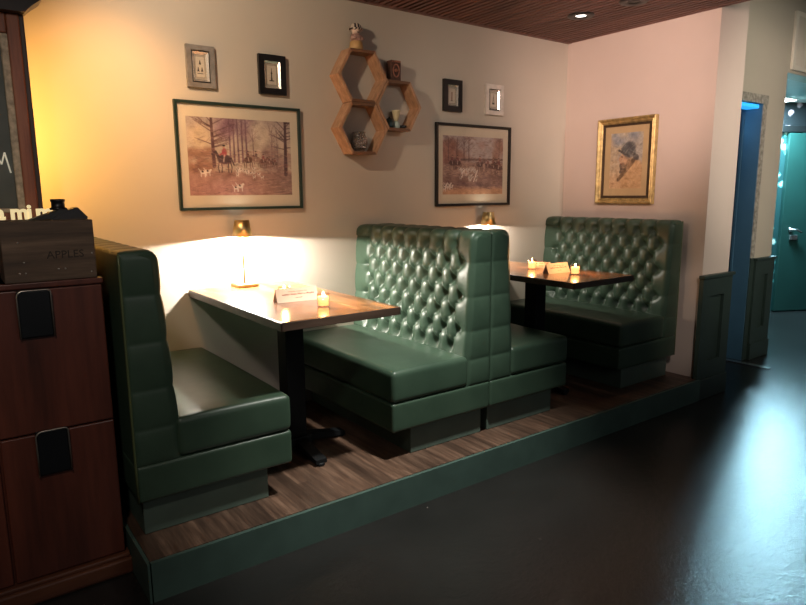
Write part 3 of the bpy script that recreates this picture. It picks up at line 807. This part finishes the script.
picture('framed_portrait', 'gold framed portrait of a bearded figure in a cap, on the right wall', 'picture', (W0, -.328, 1.155), (0, -1, 0), (-1, 0, 0), .465, .595, .040, .040, M['brassdark'], (.046, .046, .05), M['mat_gold'], portrait_art(), frame_prof='moulded', inner=(M['darkgilt'], .016))

# ------------------------------------------------------------------ hexagonal shelves
HD = .10; R6 = .170; TH = .016
def hexshelf(cx, cz, label, skip=()):
    t = thing('hexagon_shelf', label, 'shelf', (cx, -HD/2, cz), 'hexagonal wooden wall shelves')
    Rr = R6-.001
    co = [(math.cos(math.radians(60*k)), math.sin(math.radians(60*k))) for k in range(6)]
    ri = Rr-TH/math.cos(math.radians(30))
    for k in range(6):
        a, b = co[k], co[(k+1) % 6]
        poly = [(cx+Rr*a[0], cz+Rr*a[1]), (cx+Rr*b[0], cz+Rr*b[1]), (cx+ri*b[0], cz+ri*b[1]), (cx+ri*a[0], cz+ri*a[1])]
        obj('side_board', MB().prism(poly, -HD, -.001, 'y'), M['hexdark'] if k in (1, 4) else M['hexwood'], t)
    return t
H1, H2, H3 = (-1.916, 1.910), (-1.916, 1.615), (-1.659, 1.7625)
hexshelf(*H1, 'topmost hexagonal wooden wall shelf, a figurine standing on it')
hexshelf(*H2, 'lowest hexagonal wooden wall shelf, holding a cut glass bowl')
hexshelf(*H3, 'rightmost hexagonal wooden wall shelf with small ornaments inside')
HB = .147
# figurine with a striped cap on the top shelf
fz = H1[1]+HB+.0006; fx, fy = -1.930, -.052
t = thing('figurine', 'small painted figurine with a dark striped cap on the topmost shelf', 'figurine', (fx, fy, fz))
obj('base', MB().lathe([(0, 0), (.040, 0), (.041, .012), (.036, .045), (.030, .05), (0, .05)], (fx, fy, fz), 24), flat('tan_base', (.50, .30, .12), .5), t)
b_ = MB().lathe([(0, .049), (.031, .049), (.034, .065), (.028, .082), (.016, .09), (0, .091)], (fx, fy, fz), 22)
for sx in (-1, 1): b_.tube([(fx+sx*.028, fy-.004, fz+.078), (fx+sx*.036, fy-.018, fz+.064), (fx+sx*.016, fy-.032, fz+.058)], [.009, .009, .007])
obj('body', b_, flat('rose_body', (.42, .25, .21), .5, var=.4, scale=40), t)
hd_ = MB().lathe([(0, .086), (.020, .09), (.026, .105), (.023, .120), (0, .128)], (fx, fy, fz), 20)
hd_.lathe([(0, -.006), (.006, -.003), (.006, .003), (0, .006)], (fx, fy-.026, fz+.104), 8)
ho = obj('head', hd_, flat('pale_face', (.62, .46, .38), .5), t)
fm = MB()
for sx in (-1, 1): fm.lathe([(0, -.003), (.003, 0), (0, .003)], (fx+sx*.009, fy-.0235, fz+.111), 8)
fm.tube([(fx-.008, fy-.024, fz+.097), (fx, fy-.026, fz+.095), (fx+.008, fy-.024, fz+.097)], .0018, 6)
obj('face_details', fm, M['fblack'], ho)
def stripes():
    q = NT('striped_cap'); w = q.new('ShaderNodeTexWave'); w.inputs['Scale'].default_value = 18; w.inputs['Distortion'].default_value = 3
    q.link(q.coord((1, .5, 1)), w.inputs['Vector']); q.color(q.ramp(w.outputs['Fac'], [(.4, (.03, .02, .02, 1)), (.6, (.55, .46, .38, 1))])); q.set(Roughness=.5); return q.m
obj('cap', MB().lathe([(.026, .108), (.040, .112), (.040, .117), (.031, .122), (.030, .134), (.022, .144), (0, .147)], (fx, fy, fz), 24), stripes(), t)
# small carved box on the right shelf
bz = H3[1]+HB+.0006
t = thing('carved_box', 'small dark carved box with a face standing on the rightmost shelf', 'box', (-1.667, -.05, bz))
obj('body', MB().bbox(-1.705, -1.632, -.082, -.030, bz, bz+.118, .004), flat('dark_red_wood', (.075, .030, .018), .45, var=.4, scale=30), t)
fc = MB()
fc.bbox(-1.700, -1.637, -.088, -.0815, bz+.105, bz+.116, .002)
for q in range(9): fc.tube([(-1.668+.022*math.cos(a_)*1.0, -.083, bz+.058+.036*math.sin(a_)) for a_ in [q*.7+j*.25 for j in range(4)]], .004, 6)
fc.lathe([(0, -.010), (.012, -.004), (.012, .006), (0, .012)], (-1.668, -.083, bz+.058), 12)
obj('carved_face', fc, flat('reddish_carving', (.30, .12, .075), .45, var=.4, scale=40), t)
# cut crystal bowl in the lower shelf
vz = H2[1]-HB+TH+.001; vx, vy = -1.922, -.052
prof = [(0, 0), (.026, .001), (.043, .018), (.051, .045), (.049, .072), (.040, .092), (.036, .104), (.041, .114), (.038, .114), (.033, .104), (.037, .090), (.045, .070), (.047, .045), (.039, .02), (0, .007)]
cv = MB(); cv.lathe(prof, (vx, vy, vz), 26, smooth=False)
def crystalmat():
    q = NT('cut_crystal_facets'); v = q.coord(); vo = q.new('ShaderNodeTexVoronoi'); vo.inputs['Scale'].default_value = 75; q.link(v, vo.inputs['Vector'])
    tr_ = q.new('ShaderNodeBsdfTransparent'); tr_.inputs[0].default_value = (.78, .78, .76, 1)
    go = q.new('ShaderNodeBsdfGlossy'); go.inputs['Roughness'].default_value = .08; go.inputs['Color'].default_value = (1, .98, .94, 1)
    bp = q.new('ShaderNodeBump'); bp.inputs['Strength'].default_value = 1; bp.inputs['Distance'].default_value = .01; q.link(vo.outputs['Distance'], bp.inputs['Height']); q.link(bp.outputs[0], go.inputs['Normal'])
    mx = q.new('ShaderNodeMixShader'); mx.inputs[0].default_value = .38; q.link(tr_.outputs[0], mx.inputs[1]); q.link(go.outputs[0], mx.inputs[2]); q.link(mx.outputs[0], q.out.inputs[0]); return q.m
tag(obj('crystal_bowl', cv, crystalmat()), 'round cut crystal bowl inside the lowest hexagonal shelf', 'bowl')
# ornaments in the right shelf
oz = H3[1]-HB+TH+.001
t = thing('cream_ornament', 'cream cup shaped ornament in the rightmost shelf', 'ornament', (-1.645, -.045, oz))
obj('foot', MB().lathe([(0, 0), (.022, 0), (.024, .012), (.022, .034), (.012, .044), (0, .045)], (-1.645, -.045, oz), 20), flat('pale_teal_glaze', (.42, .50, .44), .3), t)
obj('cup', MB().lathe([(0, .043), (.011, .044), (.017, .062), (.026, .10), (.029, .108), (.025, .110), (.014, .07), (0, .06)], (-1.645, -.045, oz), 20), flat('cream_glaze', (.62, .53, .33), .35), t)
t = thing('dark_jar', 'dark green little jar at the left in the rightmost shelf', 'jar', (-1.697, -.05, oz))
obj('body', MB().lathe([(0, 0), (.023, 0), (.027, .012), (.026, .040), (.018, .050), (0, .05)], (-1.700, -.05, oz), 20), flat('dark_teal_glaze', (.012, .035, .035), .3), t)
obj('lid', MB().lathe([(0, .050), (.019, .050), (.019, .056), (.006, .060), (.006, .068), (0, .07)], (-1.700, -.05, oz), 16), M['fblack'], t)
t = thing('dark_dish', 'small black dish at the right in the rightmost shelf', 'dish', (-1.596, -.05, oz))
obj('bowl', MB().lathe([(0, 0), (.014, 0), (.016, .006), (.024, .020), (.022, .021), (.012, .009), (0, .008)], (-1.598, -.05, oz), 18), M['fblack'], t)

# ------------------------------------------------------------------ recessed ceiling downlights
def downlight(x, y, on, label):
    t = thing('downlight', label, 'light', (x, y, ZC), 'recessed downlights in the slatted ceiling')
    obj('trim_ring', MB().lathe([(.032, .0), (.040, -.006), (.078, -.009), (.086, -.0012), (.086, .002), (.032, .02)], (x, y, ZC), 32), M['black'], t)
    obj('lens', MB().lathe([(0, .004), (.033, .004), (.033, .010), (0, .010)], (x, y, ZC-.006), 28), M['down_on'] if on else M['black'], t)
downlight(-.559, -.556, True, 'lit recessed downlight in the slatted ceiling near the corner')
downlight(-.555, -.935, False, 'unlit black recessed downlight at the top edge, right of the lit one')

# ------------------------------------------------------------------ mahogany drawer cabinet
CX0, CX1, CY0, CY1, CZ = -4.28, -3.559, -.95, -.12, .962
t = thing('drawer_cabinet', 'dark mahogany drawer cabinet at the left edge, crate on top', 'cabinet', ((CX0+CX1)/2, -.68, ZF))
obj('carcass', MB().bbox(CX0, CX1, CY0+.02, CY1, ZF+.02, CZ, .004), M['cab'], t)
pb = MB().bbox(CX0-.03, CX1+.015, CY0-.028, CY1, ZF+.0005, ZF+.062, .008).bbox(CX0-.02, CX1+.010, CY0-.016, CY1, ZF+.060, ZF+.078, .006)
obj('plinth', pb, M['cabtrim'], t)
obj('top_board', MB().bbox(CX0-.004, CX1+.002, CY0-.003, CY1, CZ-.020, CZ, .004), M['cab'], t)
for (a, b) in ((-3.912, CX1-.004), (CX0+.004, -3.920)):
    for (z0, z1, zp) in ((.452, CZ-.024, .78), (ZF+.082, .446, .300)):
        dr = obj('drawer', MB().bbox(a, b, CY0, CY0+.03, z0, z1, .004), M['cab'], t)
        if a < -4: xc = (a+b)/2
        else: xc = -3.772 if z0 > .3 else -3.762
        hw, zt_ = .049, zp+.158
        pm = MB().bbox(xc-hw, xc+hw, CY0-.014, CY0+.001, zp, zt_, .006, 3)
        pu = obj('pull', pm, M['pull'], dr)
        rim = [(xc-hw, CY0-.015, zp)]+[(xc-hw, CY0-.016, zp+.11)]
        for i in range(7): an = math.pi-math.pi/2*i/6; rim.append((xc-hw+.02+.02*math.cos(an), CY0-.017, zt_-.02+.02*math.sin(an)))
        for i in range(7): an = math.pi/2-math.pi/2*i/6; rim.append((xc+hw-.012+.012*math.cos(an), CY0-.017, zt_-.012+.012*math.sin(an)))
        rim.append((xc+hw, CY0-.015, zp))
        obj('pull_rim', MB().tube(rim, .0028, 8), M['pullrim'], dr)
# old wooden crate on the cabinet
KX0, KX1, KY0, KY1, KZ0, KZ1 = -3.846, -3.574, -.952, -.80, CZ+.0008, CZ+.199
t = thing('wooden_crate', 'old dark wooden crate with faded print on top of the cabinet', 'crate', ((KX0+KX1)/2, (KY0+KY1)/2, KZ0))
obj('front_board', MB().bbox(KX0, KX1, KY0, KY0+.012, KZ0, KZ1, .003), M['crate'], t)
obj('back_board', MB().bbox(KX0, KX1, KY1-.012, KY1, KZ0, KZ1, .003), M['crate'], t)
for a in (KX0, KX1-.012): obj('end_board', MB().bbox(a, a+.012, KY0+.012, KY1-.012, KZ0, KZ1, .003), M['crate'], t)
obj('bottom_board', MB().bbox(KX0+.012, KX1-.012, KY0+.012, KY1-.012, KZ0, KZ0+.012, .002), M['crate'], t)
obj('lid_board', MB().bbox(KX0+.012, KX1-.012, KY0+.012, KY1-.012, KZ1-.014, KZ1-.002, .002), M['crate'], t)
nl = MB()
for (ax_, az_) in ((-3.80, .13), (-3.788, .065), (-3.786, .030), (-3.803, .030), (-3.585, .085), (-3.590, .022), (-3.69, .038), (-3.67, .038)):
    st = len(nl.v); nl.lathe([(0, .002), (.0025, .0015), (.0032, 0)], n=10); nl.xform(Matrix.Translation((ax_, KY0, KZ0+az_)) @ Matrix.Rotation(math.pi/2, 4, 'X'), st)
obj('nails', nl, M['nail'], t)['kind'] = 'stuff'
def text_mb(s_, size, loc, rot=(math.pi/2, 0, 0), ext=.0005, bold=0):
    cu = bpy.data.curves.new('txt', 'FONT'); cu.body = s_; cu.size = size; cu.extrude = ext; cu.offset = bold; cu.resolution_u = 3
    to = bpy.data.objects.new('txt', cu); COL.objects.link(to)
    dg = bpy.context.evaluated_depsgraph_get(); me = bpy.data.meshes.new_from_object(to.evaluated_get(dg))
    mt = Matrix.Translation(loc) @ Matrix.Rotation(rot[2], 4, 'Z') @ Matrix.Rotation(rot[0], 4, 'X')
    mb = MB().add([mt @ v.co for v in me.vertices], [tuple(p.vertices) for p in me.polygons])
    bpy.data.objects.remove(to); bpy.data.curves.remove(cu); bpy.data.meshes.remove(me); return mb
tm = text_mb('APPLES', .036, (-3.722, KY0-.0004, KZ0+.074))
obj('faded_lettering', tm, M['ink'], t)
# black object with a knob lying on the crate
gz = KZ1+.0006; gy = -.87
t = thing('black_gadget', 'flat black angular object with a round knob lying on the crate', 'gadget', (-3.66, gy, gz))
b_ = MB().prism([(-3.760, gz), (-3.668, gz+.004), (-3.634, gz+.028), (-3.640, gz+.036), (-3.662, gz+.034), (-3.735, gz+.008)], gy-.035, gy+.03, 'y')
obj('arm', b_, M['black'], t)
obj('wedge', MB().prism([(-3.690, gz), (-3.583, gz), (-3.581, gz+.008), (-3.609, gz+.040), (-3.617, gz+.040), (-3.672, gz+.013)], gy-.045, gy+.02, 'y'), flat('black_leatherette', (.009, .008, .010), .5), t)
obj('knob', MB().lathe([(0, .032), (.026, .032), (.027, .038), (.021, .041), (.021, .058), (.023, .061), (.0225, .068), (0, .069)], (-3.662, gy, gz), 22), M['pull'], t)
# cream cut-out letters standing behind the crate
for i, (ch, lx) in enumerate((('a', -3.800), ('m', -3.752), ('i', -3.700), ('m', -3.672))):
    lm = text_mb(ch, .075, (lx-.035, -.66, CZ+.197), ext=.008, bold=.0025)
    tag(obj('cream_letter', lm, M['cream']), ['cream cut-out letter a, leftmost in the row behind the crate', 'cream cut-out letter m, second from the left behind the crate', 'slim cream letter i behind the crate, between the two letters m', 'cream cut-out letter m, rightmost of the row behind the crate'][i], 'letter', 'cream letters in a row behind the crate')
struct_ledge = MB().bbox(-4.20, -3.63, -.69, -.60, CZ+.150, CZ+.196, .004).bbox(-4.18, -4.15, -.69, -.60, CZ+.0005, CZ+.152, .003).bbox(-3.68, -3.65, -.69, -.60, CZ+.0005, CZ+.152, .003)
tag(obj('letter_ledge', struct_ledge, M['cab']), 'low dark ledge behind the crate carrying cream letters', 'ledge')

# ------------------------------------------------------------------ tall chalkboard in a worn red frame
FX0, FX1, FY, FZ0, FZ1 = -4.24, -3.668, -.56, CZ+.001, 1.885
t = thing('chalkboard', 'tall chalkboard in a worn red wooden frame behind the crate', 'chalkboard', ((FX0+FX1)/2, FY, FZ0))
# the frame stands at FY (front) to FY+.05
def stile(x0, x1): return MB().bbox(x0, x1, FY, FY+.05, FZ0, FZ1, .006)
f_ = MB().bbox(FX1-.058, FX1-.016, FY, FY+.05, FZ0, FZ1, .005).bbox(FX0+.016, FX0+.05, FY, FY+.05, FZ0, FZ1, .005).bbox(FX0+.05, FX1-.058, FY, FY+.05, FZ0, 1.180, .005).bbox(FX0+.05, FX1-.058, FY, FY+.05, FZ1-.07, FZ1, .005)
fo = obj('frame', f_, M['reddark'], t)
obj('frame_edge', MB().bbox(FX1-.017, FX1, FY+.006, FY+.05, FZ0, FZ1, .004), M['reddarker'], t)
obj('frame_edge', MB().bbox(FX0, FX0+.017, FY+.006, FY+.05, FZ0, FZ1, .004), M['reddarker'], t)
for a, b in ((FX1-.082, FX1-.057), (FX0+.049, FX0+.068)): obj('worn_bevel', MB().bbox(a, b, FY+.004, FY+.04, 1.180, FZ1-.07, .004), M['bevel'], t)
obj('worn_bevel', MB().bbox(FX0+.068, FX1-.082, FY+.004, FY+.04, 1.180, 1.196, .004), M['bevel'], t)
obj('board', MB().box(FX0+.06, FX1-.06, FY+.018, FY+.03, FZ0+.05, FZ1-.06), M['slate'], t)
cr = MB()
prof = [(0, 0), (-.012, .004), (-.018, .02), (-.034, .034), (-.05, .05), (-.05, .07), (0, .07)]
cr.prism([(FX0-.0, FZ1), (FX1+.0, FZ1), (FX1+.016, FZ1+.018), (FX1+.02, FZ1+.022), (FX1+.06, FZ1+.055), (FX1+.065, FZ1+.10), (FX0-.065, FZ1+.10), (FX0-.06, FZ1+.055), (FX0-.016, FZ1+.018)], FY-.045, FY+.07, 'y')
obj('crown_moulding', cr, M['crown'], t)
mk = MB(); mx, mz, s_ = -3.806, 1.335, 1
for pts in ([(0, 0), (.006, .075)], [(.006, .075), (.024, .025)], [(.024, .025), (.040, .078)], [(.040, .078), (.056, -.012)]):
    mk.tube([(mx+a*.82, FY+.0165, mz+b*.82) for a, b in pts], .003, 6)
obj('chalk_letter', mk, M['chalk'], t)

# ------------------------------------------------------------------ lights
def light(kind, name, loc, energy, color, size=.05, target=None, spot=None, blend=.5, sy=None):
    d = bpy.data.lights.new(name, kind); d.energy = energy; d.color = color
    o = bpy.data.objects.new(name, d); COL.objects.link(o); o.location = loc
    if kind == 'AREA':
        d.size = size
        if sy: d.shape = 'RECTANGLE'; d.size_y = sy
    else: d.shadow_soft_size = size
    if kind == 'SPOT': d.spot_size = math.radians(spot); d.spot_blend = blend
    if target: o.rotation_euler = (Vector(target)-Vector(loc)).to_track_quat('-Z', 'Y').to_euler()
    return o
# table lamps
for (x, y, z), e in ((L1, 170), (L2, 27)):
    light('SPOT', 'table_lamp_light', (x, y, z+.270), e, (1, .93, .82), .018, (x, y, z), 175, .06)
    light('SPOT', 'table_lamp_uplight', (x, y, z+.36), .5, (1, .88, .7), .03, (x, y, z+2), 150, .9)
for c_ in CANDS: light('POINT', 'candle_light', (c_[0], c_[1], c_[2]+.085), 1.5, (1, .46, .15), .012)
# warm downlight over the left booth end, and the yellow glow beside the chalkboard
light('SPOT', 'warm_downlight', (-3.62, -1.0, 2.28), 62, (1, .78, .56), .03, (-2.0, .0, 1.9), 110, .9)
light('SPOT', 'amber_wash', (-3.36, -.72, 2.28), 50, (1, .48, .15), .08, (-3.30, 0, 1.45), 82, 1)  # added orange wash for the left wall, no fixture
light('SPOT', 'yellow_glow', (-3.86, -.44, 1.46), 38, (1, .51, .09), .06, (-3.72, 0, 1.50), 132, 1)
# room downlights, with added fills and washes that have no fixture
light('AREA', 'front_fill', (-2.4, -4.4, 2.3), 11, (1, .95, .9), 1.6, (-1.9, -.8, .5))
light('SPOT', 'left_fill', (-4.25, -2.7, 2.2), 44, (1, .88, .76), .1, (-3.65, -.95, 1.0), 66, .9)
light('SPOT', 'middle_downlight', (-2.25, -1.74, 2.29), 285, (1, .98, .90), .05, (-2.3, -1.12, .1), 58, .9)
light('SPOT', 'blush_wash', (-2.3, -2.1, 2.2), 330, (1, .70, .60), .25, (0, -.55, 2.0), 46, 1)
light('SPOT', 'low_wall_wash', (-1.6, -2.7, 2.0), 55, (1, .84, .74), .1, (0, -1.12, .42), 17, .8)
light('SPOT', 'back_wall_wash', (-1.3, -2.4, 2.25), 48, (1, .88, .76), .2, (-.85, 0, 1.65), 54, 1)
light('SPOT', 'corner_downlight', (-.559, -.556, 2.32), 7, (1, .9, .8), .03, (-.5, -.5, 0), 70, .6)
# hall: cool light spilling across the floor, and the blue room
light('AREA', 'hall_panel', (3.27, -.20, 2.168), 140, (.45, .82, 1), .36, (3.27, -.20, 0), sy=.22)
light('SPOT', 'hall_beam', (3.33, -.17, 2.16), 460, (.42, .80, .95), .07, (-2.7, -2.85, ZF), 46, 1)
light('AREA', 'hall_door_wash', (3.2, -.65, 2.0), 8, (.6, 1, .95), .4, (4.0, -.1, .5))
light('POINT', 'blue_room', (.95, -.50, 1.78), 2.6, (.12, .52, 1), .08)
light('SPOT', 'header_wash', (-.2, -3.6, 2.2), 300, (1, .90, .74), .3, (1.0, -.9, 1.45), 60, .9)  # added wash for the hall header and the wall end, no fixture

w = bpy.data.worlds.new('World'); SC.world = w; w.use_nodes = True
w.node_tree.nodes['Background'].inputs['Color'].default_value = (.9, .95, 1, 1); w.node_tree.nodes['Background'].inputs['Strength'].default_value = .055

# ------------------------------------------------------------------ camera (solved from the photograph's vanishing lines)
yaw, pitch, roll, F = .6329, -.1715, -.0077, 633.04
f = Vector((math.sin(yaw)*math.cos(pitch), math.cos(yaw)*math.cos(pitch), math.sin(pitch)))
r = Vector((math.cos(yaw), -math.sin(yaw), 0)); u = r.cross(f)
r2 = r*math.cos(roll)+u*math.sin(roll); u2 = u*math.cos(roll)-r*math.sin(roll)
cam = bpy.data.cameras.new('Camera'); cam.sensor_fit = 'HORIZONTAL'; cam.sensor_width = 36; cam.lens = F/806*36; cam.clip_start = .05
oc = bpy.data.objects.new('Camera', cam); COL.objects.link(oc)
oc.matrix_world = Matrix(((r2.x, u2.x, -f.x, -4.0075), (r2.y, u2.y, -f.y, -3.3226), (r2.z, u2.z, -f.z, 1.2419), (0, 0, 0, 1)))
SC.camera = oc
SC.view_settings.view_transform = 'Standard'; SC.view_settings.look = 'None'; SC.view_settings.exposure = .15
SC.cycles.max_bounces = 8; SC.cycles.sample_clamp_indirect = 4; SC.cycles.caustics_reflective = False; SC.cycles.caustics_refractive = False
SC.cycles.use_denoising = True
